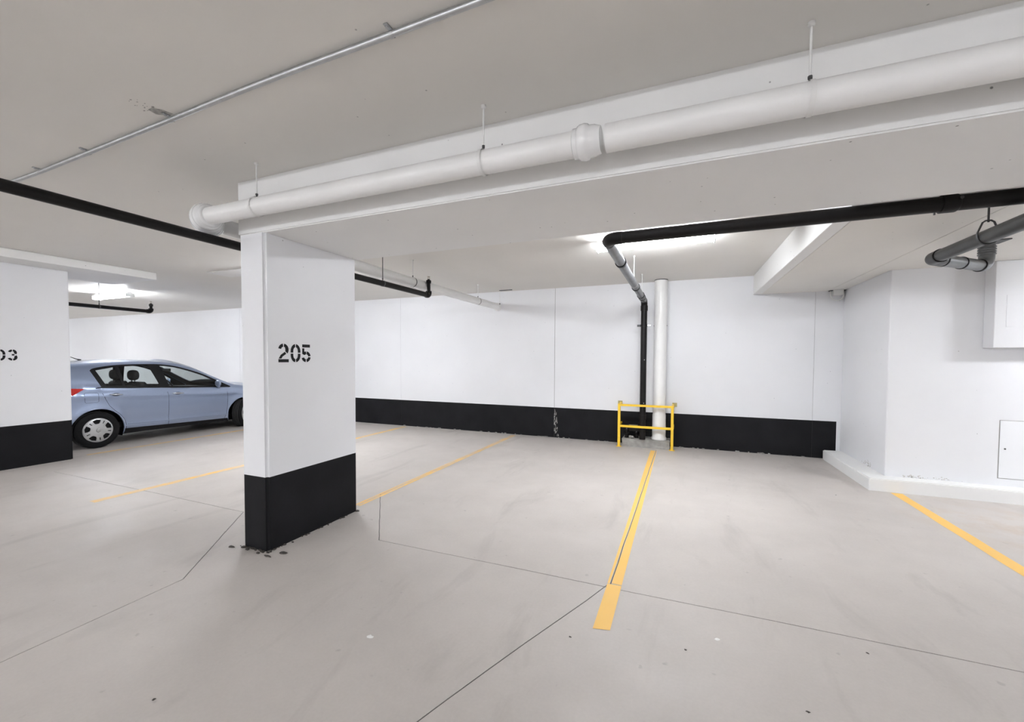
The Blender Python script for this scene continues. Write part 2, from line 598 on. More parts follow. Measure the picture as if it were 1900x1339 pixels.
# mould stains just above the curb, with their own outline
b = bmesh.new()
for cx, n, sp in ((2.60, 26, 0.10), (2.78, 30, 0.22)):
    for k in range(n):
        x = cx + rnd.gauss(0, sp * .5)
        z = 0.155 + abs(rnd.gauss(0, 0.018))
        s = rnd.uniform(.003, .008)
        b.faces.new([b.verts.new((x + dx * s, NY - 0.0012, z + dz * s * .7)) for dx, dz in ((-1, -.6), (.8, -1), (1.2, .5), (-.3, 1))])
for k in range(40):
    y = 6.85 + abs(rnd.gauss(0, 0.16))
    z = 0.155 + abs(rnd.gauss(0, 0.03))
    s = rnd.uniform(.004, .012)
    b.faces.new([b.verts.new((NX - 0.0012, y + dy * s, z + dz * s * .7)) for dy, dz in ((-1, -.6), (.8, -1), (1.2, .5), (-.3, 1))])
tag(obj('mould_spots', b, 'mould', wall_right), kind='stuff')

# curb around the box-out
b = bmesh.new()
prof = [(2.118, 7.99), (2.132, 6.285), (XR, 6.33), (XR, NY + 0.02), (NX + 0.02, NY + 0.02), (NX + 0.02, 7.99)]
lo = [b.verts.new((x, y, 0)) for x, y in prof]
hi = [b.verts.new((x, y, 0.15)) for x, y in prof]
b.faces.new(list(reversed(lo)))
b.faces.new(hi)
for i in range(6):
    b.faces.new((lo[i], lo[(i + 1) % 6], hi[(i + 1) % 6], hi[i]))
bmesh.ops.bevel(b, geom=[e for e in b.edges if min(v.co.z for v in e.verts) > 0.1], offset=0.010, segments=2, affect='EDGES')
bmesh.ops.recalc_face_normals(b, faces=b.faces)
tag(obj('trim_1', b, 'curb'), 'low white painted concrete curb around the boxed-out wall', None, kind='structure')

# bulkhead and access panels on the box-out
bh = thing('wall_bulkhead', 'white boxed bulkhead projecting high on the right wall', 'bulkhead', (3.19, 6.30, 1.715))
obj('bulkhead_body', box(0, 1.6, 0, NY - 6.30 - 0.001, 0, SOF_Z - 1.715 - 0.001, 0.006), 'wall', bh)
obj('inset_panel', box(0.095, 1.1, -0.002, 0.002, 0.225, 0.575, 0.0008), 'wall', bh)
ap = thing('access_panel', 'flush white access panel low on the right wall', 'panel', (3.365, NY, 0.24))
obj('panel_gap', box(-0.006, 0.606, -0.0015, 0.001, -0.006, 0.660), 'wjoint', ap)
obj('panel_door', box(0, 0.6, -0.006, -0.0005, 0, 0.654, 0.002), 'panel', ap)
obj('panel_lock', lathe_along(bmesh.new(), (0.045, -0.006, 0.335), (0, -1, 0), [(0, .009), (.003, .009), (.003, .004)], 12), 'dsteel', ap)

# ------------------------------------------------------------------ ceiling, beam, dropped parts
ceiling = tag(obj('ceiling', box(XL, XR, YF, BACK + 0.2, CEIL, CEIL + 0.25), 'ceil'), 'off-white concrete garage ceiling', None, kind='structure')
bb = box(PX0, XR - 0.002, PY0, PY1, BEAM_Z, CEIL - 0.0005)
bmesh.ops.bevel(bb, geom=[e for e in bb.edges if max(v.co.z for v in e.verts) < BEAM_Z + .1], offset=0.008, segments=2, affect='EDGES')
tag(obj('ceiling_beam', bb, 'beam'), 'deep white concrete beam resting on the pillar numbered 205', 'beam')
low = thing('dropped_ceiling', 'lowered white ceiling slab beside the boxed-out wall', 'ceiling slab', (SOF_X, PY1, SOF_Z))
obj('slab_edge', box(0, 0.12, 0.001, BACK - PY1 - 0.001, 0, CEIL - SOF_Z - 0.001, 0.006), 'beam', low)
obj('slab_panel', box(0.121, 2.13 - SOF_X - 0.003, 0.001, BACK - PY1 - 0.001, 0, CEIL - SOF_Z - 0.001), 'ceil', low)
obj('slab_panel', box(2.13 - SOF_X + 0.003, XR - SOF_X - 0.002, 0.001, NY - PY1 - 0.001, 0.0, CEIL - SOF_Z - 0.001), 'ceil', low)
obj('slab_panel', box(2.13 - SOF_X + 0.003, NX - SOF_X - 0.002, NY - PY1 - 0.001, BACK - PY1 - 0.001, 0.0, CEIL - SOF_Z - 0.001), 'ceil', low)
tag(obj('drop_panel', box(-9.40, -8.122, 1.42, 4.235, 2.862, CEIL - 0.0005, 0.008), 'beam'), 'shallow white drop panel on top of the pillar numbered 203', 'drop panel')
tag(obj('ceiling_strip', box(-7.262, -4.4, 4.50, 4.90, CEIL - 0.014, CEIL - 0.0005, 0.002), 'beam'), 'thin white drop in the ceiling behind the pillar', 'ceiling drop')  # slight change of ceiling level, built as a shallow drop with a white edge
# bare concrete scar left on the ceiling beside the conduit
b = bmesh.new()
scar = [(-2.84, 1.455), (-2.80, 1.452), (-2.762, 1.49), (-2.752, 1.535), (-2.80, 1.535), (-2.85, 1.50)]
b.faces.new([b.verts.new((x, y, CEIL - 0.001)) for x, y in reversed(scar)])
for k in range(16):
    x, y = -2.83 + rnd.uniform(-.06, .05), 1.41 + rnd.uniform(-.05, .05)
    s = rnd.uniform(.002, .006)
    b.faces.new([b.verts.new((x + dx * s * 1.8, y + dy * s, CEIL - 0.001)) for dx, dy in ((-1, .4), (.2, 1), (1, -.2), (-.4, -1))])
obj('paint_scar', b, 'chip', ceiling)

# ------------------------------------------------------------------ stencil digits
def arc(cx, cy, rx, ry, a0, a1, w, n=9):
    o, i = [], []
    for k in range(n + 1):
        a = math.radians(a0 + (a1 - a0) * k / n)
        o.append((cx + rx * math.cos(a), cy + ry * math.sin(a)))
        i.append((cx + (rx - w) * math.cos(a), cy + (ry - w) * math.sin(a)))
    return o + i[::-1]
SW = 0.026
def digit(ch):                                       # cell 0.098 wide, 0.155 high
    w, h = 0.098, 0.155
    if ch == '0':
        g = []
        r = w / 2
        for s in (-1, 1):
            top_ = arc(r, h - 0.062, r, 0.062, 96 if s < 0 else 84, 180 if s < 0 else 0, SW)
            bot_ = arc(r, 0.062, r, 0.062, 264 if s < 0 else 276, 180 if s < 0 else 360, SW)
            x0, x1 = (0, SW) if s < 0 else (w - SW, w)
            g += [top_, bot_, [(x0, 0.062), (x1, 0.062), (x1, h / 2 - .004), (x0, h / 2 - .004)],
                  [(x0, h / 2 + .004), (x1, h / 2 + .004), (x1, h - .062), (x0, h - .062)]]
        return g
    if ch == '2':
        return [arc(.049, .106, .049, .049, 170, 97, SW), arc(.049, .106, .049, .049, 83, -42, SW),
                [(.003, .031), (.029, .031), (.040, .048), (.075, .071), (.062, .088), (.022, .062)],
                [(0, 0), (w, 0), (w, SW), (0, SW)]]
    if ch == '5':
        return [[(0, h - SW), (.082, h - SW), (.082, h), (0, h)],
                [(0, .072), (.022, .062), (.040, .070), (.040, .094), (.022, .092), (.022, h - SW - .008), (0, h - SW - .008)],
                arc(.040, .048, .048, .048, 80, 7, SW), arc(.040, .048, .048, .048, -7, -83, SW), arc(.040, .048, .048, .048, -97, -165, SW)]
    if ch == '3':
        return [arc(.047, .112, .043, .043, 165, 97, SW), arc(.047, .112, .043, .043, 83, -35, SW),
                [(.040, .070), (.066, .070), (.066, .092), (.040, .092)],
                arc(.047, .046, .047, .046, 40, -83, SW), arc(.047, .046, .047, .046, -97, -165, SW)]
def stencil(parent, text, x, y0, z0, sc=1.0):
    for i, ch in enumerate(text):
        b = bmesh.new()
        for pl in digit(ch):
            vs_ = [b.verts.new((x + 0.0012, y0 + i * 0.117 * sc + p[0] * sc, z0 + p[1] * sc)) for p in pl]
            f = b.faces.new(vs_)
        bmesh.ops.triangulate(b, faces=b.faces)
        bmesh.ops.recalc_face_normals(b, faces=b.faces)
        for f in b.faces:
            if f.normal.x < 0:
                f.normal_flip()
        o = obj('stencil_digit', b, 'stencil', parent)
        o['label'] = 'black stencilled digit %s' % ch

# ------------------------------------------------------------------ pillars
def pillar(x0, x1, y0, y1, top, text, label, ty, tz):
    t = thing('concrete_pillar', label, 'pillar', ((x0 + x1) / 2, (y0 + y1) / 2, 0), group='numbered garage pillars')
    ox, oy = (x0 + x1) / 2, (y0 + y1) / 2
    def chamf(z0, z1):
        b = box(x0 - ox, x1 - ox, y0 - oy, y1 - oy, z0, z1)
        ed = [e for e in b.edges if abs(e.verts[0].co.z - e.verts[1].co.z) > 0.1]
        bmesh.ops.bevel(b, geom=ed, offset=0.022, segments=3, affect='EDGES')
        return b
    obj('shaft', chamf(BAND, top), 'pillar', t, smooth=True, angle=60)
    obj('painted_band', chamf(-0.002, BAND), 'black', t, smooth=True, angle=60)
    stencil(t, text, x1 - ox, ty - oy, tz)
    return t
pil = pillar(PX0, PX1, PY0, PY1, BEAM_Z - 0.0005, '205', 'white concrete pillar stencilled 205 with a black foot', 2.437, 1.528)
pillar(-8.90, -8.61, 2.323, 3.333, 2.8615, '203', 'white concrete pillar stencilled 203 beside the parked car', 2.450, 1.512)
# broken mortar and grit at the foot of the pillar
b = bmesh.new()
for k in range(60):
    t = rnd.random()
    if k < 32:
        x, y = PX0 - .03 + t * (PX1 - PX0 + .06), PY0 - abs(rnd.gauss(0, .018))
    else:
        x, y = PX1 + abs(rnd.gauss(0, .012)), PY0 + t * (PY1 - PY0)
    s = rnd.uniform(.004, .014)
    z = rnd.uniform(.003, .010)
    add_box(b, x - s, x + s, y - s * .6, y + s * .6, -.002, z)
tag(obj('mortar_grit', b, 'dirt'), 'dark broken mortar grit along the foot of pillar 205', 'grit', kind='stuff')
for x, y, sx, sy in ((-3.41, 2.27, .034, .013), (-2.92, 2.36, .040, .019), (-2.985, 2.27, .036, .011)):
    b = bmesh.new()
    n = 12
    ring = [((.6 + .7 * rnd.random()) * sx * math.cos(2 * PI * k / n), (.5 + .9 * rnd.random()) * sy * math.sin(2 * PI * k / n)) for k in range(n)]
    lo_ = [b.verts.new((px, py, 0.0)) for px, py in ring]
    hi_ = [b.verts.new((px * .7, py * .7, 0.008)) for px, py in ring]
    b.faces.new(hi_)
    for k in range(n):
        b.faces.new((lo_[k], lo_[(k + 1) % n], hi_[(k + 1) % n], hi_[k]))
    o = tag(obj('mortar_crumb', b, 'dirt'), 'dark crumb of broken mortar on the floor by the foot of pillar 205', 'debris', group='mortar crumbs at the pillar foot')
    o.location = (x, y, 0)

# ------------------------------------------------------------------ white drain pipe along the beam
WZ, WY, WX, WR = 2.665, 2.14, -3.575, 0.066
wp = thing('white_drain_pipe', 'long white painted drain pipe hung along the beam and turning to the back wall', 'pipe', (0, 0, 0))
EL = 0.185
obj('pipe_run', tube([(XR - 0.01, WY, WZ), (-0.36, WY, WZ)], WR * 1.0, 32), 'wpipe', wp, True, 40)
obj('pipe_run', tube([(-0.49, WY, WZ), (WX + EL, WY, WZ)], WR * 0.97, 32), 'wpipe', wp, True, 40)
obj('pipe_run', tube([(WX, WY + EL, WZ), (WX, BACK - 0.002, WZ)], WR, 32), 'wpipe', wp, True, 40)
obj('coupling', lathe_along(bmesh.new(), (-0.525, WY, WZ), (1, 0, 0), [(0, .064), (.004, .072), (.024, .073), (.028, .079), (.040, .085), (.062, .087), (.078, .083), (.086, .076), (.112, .074), (.128, .068), (.14, .064)], 36), 'wshrink', wp, True, 50)
# wrapped elbow with ribs
arcp = fillet((WX + 1, WY, WZ), (WX, WY, WZ), (WX, WY + 1, WZ), EL, 40)
rad = []
for i in range(41):
    t = i / 40
    rad.append(WR * 1.10 + 0.040 * math.sin(PI * t) ** .6 + 0.0042 * (1 if (int(t * 11) % 2) else -1) * (1 if 0.06 < t < .94 else 0))
eb = tube(arcp, WR, 32, radii=rad)
obj('wrapped_elbow', eb, 'wshrink', wp, True, 60)
obj('wall_sleeve', lathe_along(bmesh.new(), (WX, BACK - 0.05, WZ), (0, 1, 0), [(0, .07), (.01, .085), (.0485, .085)], 28), 'wpipe', wp, True, 40)

def rod_hanger(x, y, ztop, zpipe, r, label, along='x', mrod='wrod', mring='wrod', grp=None):
    t = thing('pipe_hanger', label, 'pipe hanger', (x, y, ztop), group=grp)
    obj('hanger_rod', tube([(0, 0, 0.0), (0, 0, zpipe + r + 0.03 - ztop)], 0.005, 10), mrod, t, True, 40)
    obj('ceiling_anchor', lathe_along(bmesh.new(), (0, 0, 0), (0, 0, -1), [(0, .014), (.012, .014), (.018, .008)], 12), mrod, t, True, 40)
    ring = []
    for k in range(25):
        a = 2 * PI * k / 24
        p = (r + .004)
        ring.append((0, p * math.sin(a), p * math.cos(a)) if along == 'x' else (p * math.sin(a), 0, p * math.cos(a)))
    b = bmesh.new()
    hw = 0.010
    ax = Vector((1, 0, 0)) if along == 'x' else Vector((0, 1, 0))
    vs1 = [b.verts.new(Vector(p) + Vector((0, 0, zpipe - ztop)) + ax * hw) for p in ring[:-1]]
    vs2 = [b.verts.new(Vector(p) + Vector((0, 0, zpipe - ztop)) - ax * hw) for p in ring[:-1]]
    for k in range(24):
        b.faces.new((vs1[k], vs1[(k + 1) % 24], vs2[(k + 1) % 24], vs2[k]))
    obj('clevis_strap', b, mring, t, True)
    b = bmesh.new()
    lathe_along(b, (0, 0, zpipe + r + 0.028 - ztop), (0, 0, -1), [(0, .009), (.012, .009), (.012, .006), (.03, .006)], 6)
    obj('hanger_nut', b, 'dsteel', t)
    return t
for x, lab in ((-2.875, 'white rod hanger holding the drain pipe over the pillar'), (-1.041, 'white rod hanger holding the drain pipe left of its coupling'), (0.486, 'white rod hanger holding the drain pipe with a chipped strap')):
    rod_hanger(x, WY, CEIL, WZ, WR, lab, grp='white rod hangers along the beam')
for y, lab in ((5.045, 'small rod hanger on the white pipe just past the sprinkler'), (7.13, 'small rod hanger on the white pipe close to the back wall')):
    rod_hanger(WX, y, CEIL, WZ, WR, lab, 'y', mring='dsteel', grp='rod hangers on the white pipe to the wall')
hk = thing('angle_bracket', 'thin angle bracket and rod where the white pipe meets the wall', 'bracket', (-3.45, 7.88, CEIL))
obj('bracket_arm', box(-0.01, 0.27, -0.012, 0.012, -0.014, -0.0005), 'dsteel', hk)
obj('bracket_rod', tube([(0, 0, -0.012), (0, 0, -0.285)], 0.006, 10), 'wrod', hk, True, 40)
obj('rod_nut', lathe_along(bmesh.new(), (0, 0, -0.268), (0, 0, -1), [(0, .012), (.02, .012)], 6), 'dsteel', hk)

# ------------------------------------------------------------------ sprinkler lines
def sprinkler_line(x, y0, y1, z, r, ztop, label, hangers, grp):
    t = thing('sprinkler_pipe', label, 'pipe', (x, y1, z), group='black sprinkler branch pipes')
    obj('pipe_run', tube([(0, y0 - y1, 0), (0, -0.05, 0)], r, 24), 'bpipe', t, True, 40)
    obj('elbow', tube([(0, -0.07, 0)] + fillet((0, -1, 0), (0, 0, 0), (0, 0, 1), 0.04, 8) + [(0, 0, 0.06)], r * 1.22, 20), 'bpipe', t, True, 40)
    obj('riser', tube([(0, 0, 0.05), (0, 0, ztop - 0.06)], r * 0.72, 18), 'bpipe', t, True, 40)
    b = bmesh.new()
    lathe_along(b, (0, 0, ztop - 0.10), (0, 0, 1), [(0, r * .72), (.01, r * 1.05), (.045, r * 1.05), (.055, r * .6), (.065, r * .45)], 16)
    obj('reducer', b, 'bpipe', t, True, 40)
    b = bmesh.new()
    for s in (-1, 1):
        add_tube(b, [(s * .010, 0, ztop - .04), (s * .018, 0, ztop - .02), (s * .004, 0, ztop)], .003, 8)
    lathe_along(b, (0, 0, ztop), (0, 0, 1), [(0, .006), (.002, .024), (.004, .024)], 16)
    h = obj('sprinkler_head', b, 'brass', t)
    for y, lab in hangers:
        rod_hanger(x, y, CEIL, z, r, lab, 'y', 'dsteel', 'dsteel', grp)
sprinkler_line(-3.475, -6.5, 5.30, 2.508, 0.036, 0.272, 'long black sprinkler pipe passing behind pillar 205', [(4.265, 'dark rod hanger on the sprinkler pipe behind pillar 205'), (0.2, 'dark rod hanger on the sprinkler pipe over the driving aisle')], 'dark sprinkler hangers')
sprinkler_line(-10.0, -6.5, 5.10, 2.505, 0.034, 0.20, 'black sprinkler pipe ending above the parked car', [(4.28, 'dark rod hanger on the sprinkler pipe above the parked car')], 'dark sprinkler hangers')

# ------------------------------------------------------------------ black storm pipe, grey run and riser
BZ, BY, BX, BR, RY = 2.603, 3.685, -0.605, 0.050, 7.74
sp = thing('storm_pipe', 'black storm pipe crossing under the ceiling and dropping behind the guard rail', 'pipe', (BX, RY, 0.15))
def S(p): return (p[0] - BX, p[1] - RY, p[2] - 0.15)
obj('pipe_run', tube([S((XR - 0.02, BY, BZ)), S((BX + 0.10, BY, BZ))], BR, 28), 'bpipe', sp, True, 40)
obj('elbow', tube([S(p) for p in [(BX + 0.13, BY, BZ)] + fillet((BX + 1, BY, BZ), (BX, BY, BZ), (BX, BY + 1, BZ), 0.085, 12) + [(BX, BY + 0.12, BZ)]], BR * 1.06, 28), 'bpipe', sp, True, 40)
o = obj('pipe_run', tube([S((BX, BY + 0.11, BZ)), S((BX, RY - 0.09, BZ))], BR * 0.98, 28), 'gpipe', sp, True, 40)
o['label'] = 'grey cast iron pipe run to the wall'
for y in (4.62, 6.25, 7.05, 7.30):
    q = bmesh.new()
    lathe_along(q, S((BX, y - 0.035, BZ)), (0, 1, 0), [(0, BR), (.0, BR * 1.08), (.05, BR * 1.08), (.05, BR * 1.13), (.07, BR * 1.13), (.07, BR)], 28)
    obj('coupling', q, 'gpipe', sp, True, 40)
    obj('clamp_band', lathe_along(bmesh.new(), S((BX, y - 0.038, BZ)), (0, 1, 0), [(0, BR * 1.17), (.016, BR * 1.17)], 28), 'bpipe', sp, True, 40)
obj('elbow', tube([S(p) for p in [(BX, RY - 0.12, BZ)] + fillet((BX, BY, BZ), (BX, RY, BZ), (BX, RY, 0), 0.08, 12) + [(BX, RY, BZ - 0.13)]], BR * 1.1, 28), 'bpipe', sp, True, 40)
obj('riser', tube([S((BX, RY, BZ - 0.11)), S((BX, RY, 0.15))], BR * 1.05, 28), 'bpipe', sp, True, 40)
for z in (2.43, 0.50):
    obj('coupling', lathe_along(bmesh.new(), S((BX, RY, z)), (0, 0, 1), [(0, BR * 1.05), (0, BR * 1.22), (.09, BR * 1.22), (.09, BR * 1.05)], 28), 'bpipe', sp, True, 40)
for y in (1.565, 0.80):
    obj('bolt', lathe_along(bmesh.new(), S((BX + 0.02, RY - BR * 1.03, y)), (0, -1, 0), [(0, .007), (.006, .007)], 8), 'steel', sp)
# couplings of the long black run
for x in (1.60,):
    obj('coupling', lathe_along(bmesh.new(), S((x - 0.02, BY, BZ)), (1, 0, 0), [(0, BR), (0, BR * 1.17), (.075, BR * 1.17), (.09, BR)], 28), 'bpipe', sp, True, 40)
    b = bmesh.new()
    lathe_along(b, S((x - 0.05, BY - 0.005, BZ - BR * 1.06)), (0, 0, -1), [(0, .006), (.014, .006)], 8)
    obj('clamp_bolt', b, 'dsteel', sp)
    b = bmesh.new()
    lathe_along(b, S((x + 0.06, BY - BR * 1.1, BZ + 0.015)), (0, -1, 0), [(0, .010), (.012, .010)], 8)
    obj('clamp_bolt', b, 'dsteel', sp)
br = thing('riser_clamp', 'small dark clamp holding the black riser to the wall', 'clamp', (BX, RY, 2.17))
obj('clamp_band', lathe_along(bmesh.new(), (0, 0, -0.02), (0, 0, 1), [(0, BR * 1.05), (0, BR * 1.2), (.04, BR * 1.2), (.04, BR * 1.05)], 24), 'bpipe', br, True, 40)
obj('clamp_ear', box(-0.115, -0.05, -0.012, 0.012, -0.018, 0.018, 0.003), 'dsteel', br)
obj('clamp_ear', box(0.05, 0.115, -0.012, 0.012, -0.018, 0.018, 0.003), 'steel', br)
obj('wall_standoff', box(-0.012, 0.012, BR * 1.05, BACK - RY, -0.012, 0.012), 'dsteel', br)
for y, lab in ((7.25, 'white rod hanger on the grey pipe near the wall'), (5.95, 'white rod hanger on the grey pipe beyond the tube light')):
    rod_hanger(BX, y, CEIL, BZ, BR, lab, 'y', 'wrod', 'wrod', 'rod hangers on the grey pipe')

# white riser
wr = thing('white_riser_pipe', 'thick white vertical pipe standing on the concrete block', 'pipe', (-0.335, 7.88, 0.15))
obj('riser', tube([(0, 0, 0.06), (0, 0, CEIL - 0.152)], 0.108, 36), 'wpipe', wr, True, 40)
obj('bell_collar', lathe_along(bmesh.new(), (0, 0, 0.0), (0, 0, 1), [(0, .128), (.03, .128), (.05, .115), (.43, .113), (.45, .109)], 36), 'wpipe', wr, True, 40)
obj('ceiling_seal', lathe_along(bmesh.new(), (0, 0, CEIL - 0.164), (0, 0, 1), [(0, .109), (.002, .112), (.013, .112)], 32), 'dsteel', wr, True, 40)
for s in (-1, 1):
    obj('clamp_bolt', lathe_along(bmesh.new(), (s * .107, -.01, 2.02), (0, -1, 0), [(0, .008), (.012, .008)], 8), 'dsteel', wr)

# concrete block, cleanouts, rubble and guard
b = box(-0.955, -0.150, 7.735, BACK - 0.001, 0, 0.15)
bmesh.ops.subdivide_edges(b, edges=b.edges, cuts=5, use_grid_fill=True)
for v in b.verts:
    if v.co.z > 0.01 and v.co.y < BACK - .01:
        v.co += Vector((rnd.uniform(-.005, .005), rnd.uniform(-.005, .005), rnd.uniform(-.009, -.0005)))
tag(obj('concrete_block', b, 'block'), 'rough bare concrete block under the two vertical pipes', 'concrete block')
for x, y, h, lab in ((-0.885, 7.83, .15, 'black capped cleanout stub at the end of the concrete block'), (-0.715, 7.86, .095, 'short black cleanout plug beside the black riser')):
    t = thing('cleanout', lab, 'pipe fitting', (x, y, 0.148))
    obj('stub', lathe_along(bmesh.new(), (0, 0, 0), (0, 0, 1), [(0, .034), (h * .45, .034), (h * .5, .052), (h * .62, .052), (h * .66, .032), (h, .032)], 20), 'bpipe', t, True, 40)
    obj('plug_nut', box(-.013, .013, -.013, .013, h - .001, h + .025, .002), 'dsteel', t)
jb = thing('black_junction', 'flat black fitting box behind the black riser foot', 'pipe fitting', (-0.72, 7.95, 0.15))
obj('fitting_body', box(-.16, .06, -.06, .10, 0.10, 0.24, .01), 'bpipe', jb)
obj('fitting_foot', box(-.05, .02, -.03, .06, 0.0, 0.10, .004), 'bpipe', jb)
obj('cover_edge', box(-.13, .02, -.066, -.055, 0.215, 0.225), 'guard_cap', jb)
b = bmesh.new()
for k in range(9):
    t = bmesh.new()
    bmesh.ops.create_icosphere(t, subdivisions=1, radius=rnd.uniform(.012, .030))
    for v in t.verts:
        v.co *= rnd.uniform(.7, 1.2)
        v.co += Vector((-0.79 + rnd.gauss(0, .035), 7.80 + rnd.gauss(0, .02), 0.165)) * 0
    off = Vector((-0.80 + rnd.gauss(0, .018), 7.79 + rnd.gauss(0, .012), 0.172))
    for v in t.verts:
        v.co += off
    merge(b, t)
tag(obj('mortar_rubble', b, 'chip'), 'small heap of pale mortar rubble on the concrete block', 'rubble', kind='stuff')

G0, G1, GY, GH = -1.005, -0.112, 7.69, 0.775
g = thing('guard_rail', 'yellow steel guard rail around the riser pipes', 'guard rail', ((G0 + G1) / 2, GY, 0))
gx = (G1 - G0) / 2
for s in (-1, 1):
    p = obj('post', box(s * gx - .022, s * gx + .022, -.022, .022, 0.006, GH, .004), 'guard', g)
    obj('base_plate', box(s * gx - .045, s * gx + .045, -.035, .035, 0, .008, .001), 'guard', g)
    for z in (GH - .022, 0.385):
        a = obj('return_arm', box(s * gx - .019 + s * .008, s * gx + .019 + s * .008, .021, BACK - GY - .001, z - .019, z + .019, .003), 'guard', g)
    obj('end_plate', box(s * gx - .04 + s * .03, s * gx + .04 + s * .03, BACK - GY - .012, BACK - GY - .0005, GH - .05, GH + .02, .001), 'guard_cap', g)
obj('top_rail', box(-gx + .021, gx - .021, -.019, .019, GH - .041, GH - .003, .004), 'guard', g)
obj('mid_rail', box(-gx + .021, gx - .021, -.019, .019, 0.355, 0.393, .004), 'guard', g)

# ------------------------------------------------------------------ grey pipe with offset under the lowered ceiling
QZ, QX, QR = 2.44, 1.985, 0.050
E1 = (QX, 4.72, QZ)
E2 = (2.60, 5.27, QZ)
oh = thing('offset_drain_pipe', 'dark grey drain pipe with a doubled-back offset under the lowered ceiling', 'pipe', (0, 0, 0))
obj('pipe_run', tube([(QX, 0.62, QZ), (QX, 4.60, QZ)], QR, 28), 'dgpipe', oh, True, 40)
a1 = fillet((QX, 0, QZ), E1, E2, 0.075, 10)
obj('elbow', tube([(QX, 4.585, QZ)] + a1 + [tuple(Vector(E1) + (Vector(E2) - Vector(E1)).normalized() * 0.13)], QR * 1.07, 28), 'dgpipe', oh, True, 40)
d12 = (Vector(E2) - Vector(E1)).normalized()
obj('pipe_run', tube([Vector(E1) + d12 * 0.11, Vector(E2) - d12 * 0.10], QR, 28), 'gpipe', oh, True, 40)
for k in (0.14, 0.42):
    obj('clamp_band', lathe_along(bmesh.new(), Vector(E1) + d12 * k, d12, [(0, QR * 1.1), (.012, QR * 1.1)], 28), 'bpipe', oh, True, 40)
obj('clamp_band', lathe_along(bmesh.new(), (QX, 4.585, QZ), (0, 1, 0), [(0, QR * 1.12), (.012, QR * 1.12)], 28), 'bpipe', oh, True, 40)
obj('elbow', tube([Vector(E2) - d12 * 0.12] + fillet(E1, E2, (E2[0], E2[1], 5), 0.085, 12) + [(E2[0], E2[1], QZ + 0.11)], QR * 1.08, 28), 'gpipe', oh, True, 40)
obj('clamp_band', lathe_along(bmesh.new(), Vector(E2) - d12 * 0.12, d12, [(0, QR * 1.14), (.012, QR * 1.14)], 28), 'bpipe', oh, True, 40)
zz = SOF_Z - E2[2]
cl = [(.09, QR * 1.06)]
for k in range(4):
    cl += [(.10 + k * .022, QR * 1.08), (.103 + k * .022, QR * 1.22), (.113 + k * .022, QR * 1.22), (.116 + k * .022, QR * 1.08)]
cl += [(zz - .012, QR * 1.1)]
obj('ribbed_collar', lathe_along(bmesh.new(), E2, (0, 0, 1), cl, 28), 'gpipe', oh, True, 30)
b = bmesh.new()
add_box(b, E2[0] - .12, E2[0] + .12, E2[1] - .09, E2[1] + .09, SOF_Z - .009, SOF_Z - .0005)
obj('ceiling_flange', b, 'dsteel', oh)
obj('end_elbow', tube([(QX, 0.64, QZ)] + fillet((QX, 2, QZ), (QX, 0.5, QZ), (QX, 0.5, 5), 0.085, 10) + [(QX, 0.5, CEIL - .001)], QR * 1.02, 28), 'gpipe', oh, True, 40)
hy = 4.02
hg = thing('clevis_hanger', 'dark clevis hanger carrying the grey drain pipe under the lowered ceiling', 'pipe hanger', (QX, hy, SOF_Z))
obj('hanger_rod', tube([(0, 0, -.0005), (0, 0, QZ + QR + 0.05 - SOF_Z)], .006, 10), 'dsteel', hg, True, 40)
cp = [(-.0, 0, QR + .06)]
cpts = [(-.014, 0, QR + .062), (-.03, 0, QR + .05), (-QR * 1.12, 0, QR * .55)] + [(-(QR + .005) * math.cos(math.radians(a)), 0, -(QR + .005) * math.sin(math.radians(a))) for a in range(0, 181, 12)] + [(QR * 1.12, 0, QR * .55), (.03, 0, QR + .05), (.014, 0, QR + .062)]
obj('clevis_strap', tube([(x, y, z + QZ - SOF_Z) for x, y, z in cpts], .006, 8, closed=True), 'dsteel', hg, True, 40)

# ------------------------------------------------------------------ galvanised conduit on the ceiling
cz = CEIL - 0.016
cd = thing('ceiling_conduit', 'thin galvanised conduit strapped across the aisle ceiling', 'conduit', (0, 1.56, cz))
pts = [(-9.0, 1.63), (-5.0, 1.607), (-4.2, 1.592), (-2.9, 1.552), (-2.0, 1.522), (-1.18, 1.512), (1.0, 1.49), (XR - .01, 1.47)]
obj('conduit_tube', tube([(x, y - 1.56, 0) for x, y in smooth_open(pts, 6)], 0.0135, 14), 'steel', cd, True, 40)
def conduit_strap(x, y, side):
    b = bmesh.new()
    n = 8
    v1, v2 = [], []
    for k in range(n + 1):
        a = PI * k / n
        for lst, dx in ((v1, -.009), (v2, .009)):
            lst.append(b.verts.new((x + dx, y - 1.56 + .0155 * math.cos(a), -.0155 * math.sin(a))))
    for k in range(n):
        b.faces.new((v1[k], v1[k + 1], v2[k + 1], v2[k]))
    add_box(b, x - .010, x + .010, y - 1.56 - .046, y - 1.56 - .010, .010, .0155)
    lathe_along(b, (x, y - 1.56 - .032, .010), (0, 0, -1), [(0, .008), (.006, .008)], 8)
    obj('conduit_strap', b, 'steel', cd)
for x, y in ((-4.488, 1.60), (-3.778, 1.58), (-2.794, 1.549), (-1.177, 1.512), (0.4, 1.495)):
    conduit_strap(x, y, 1)

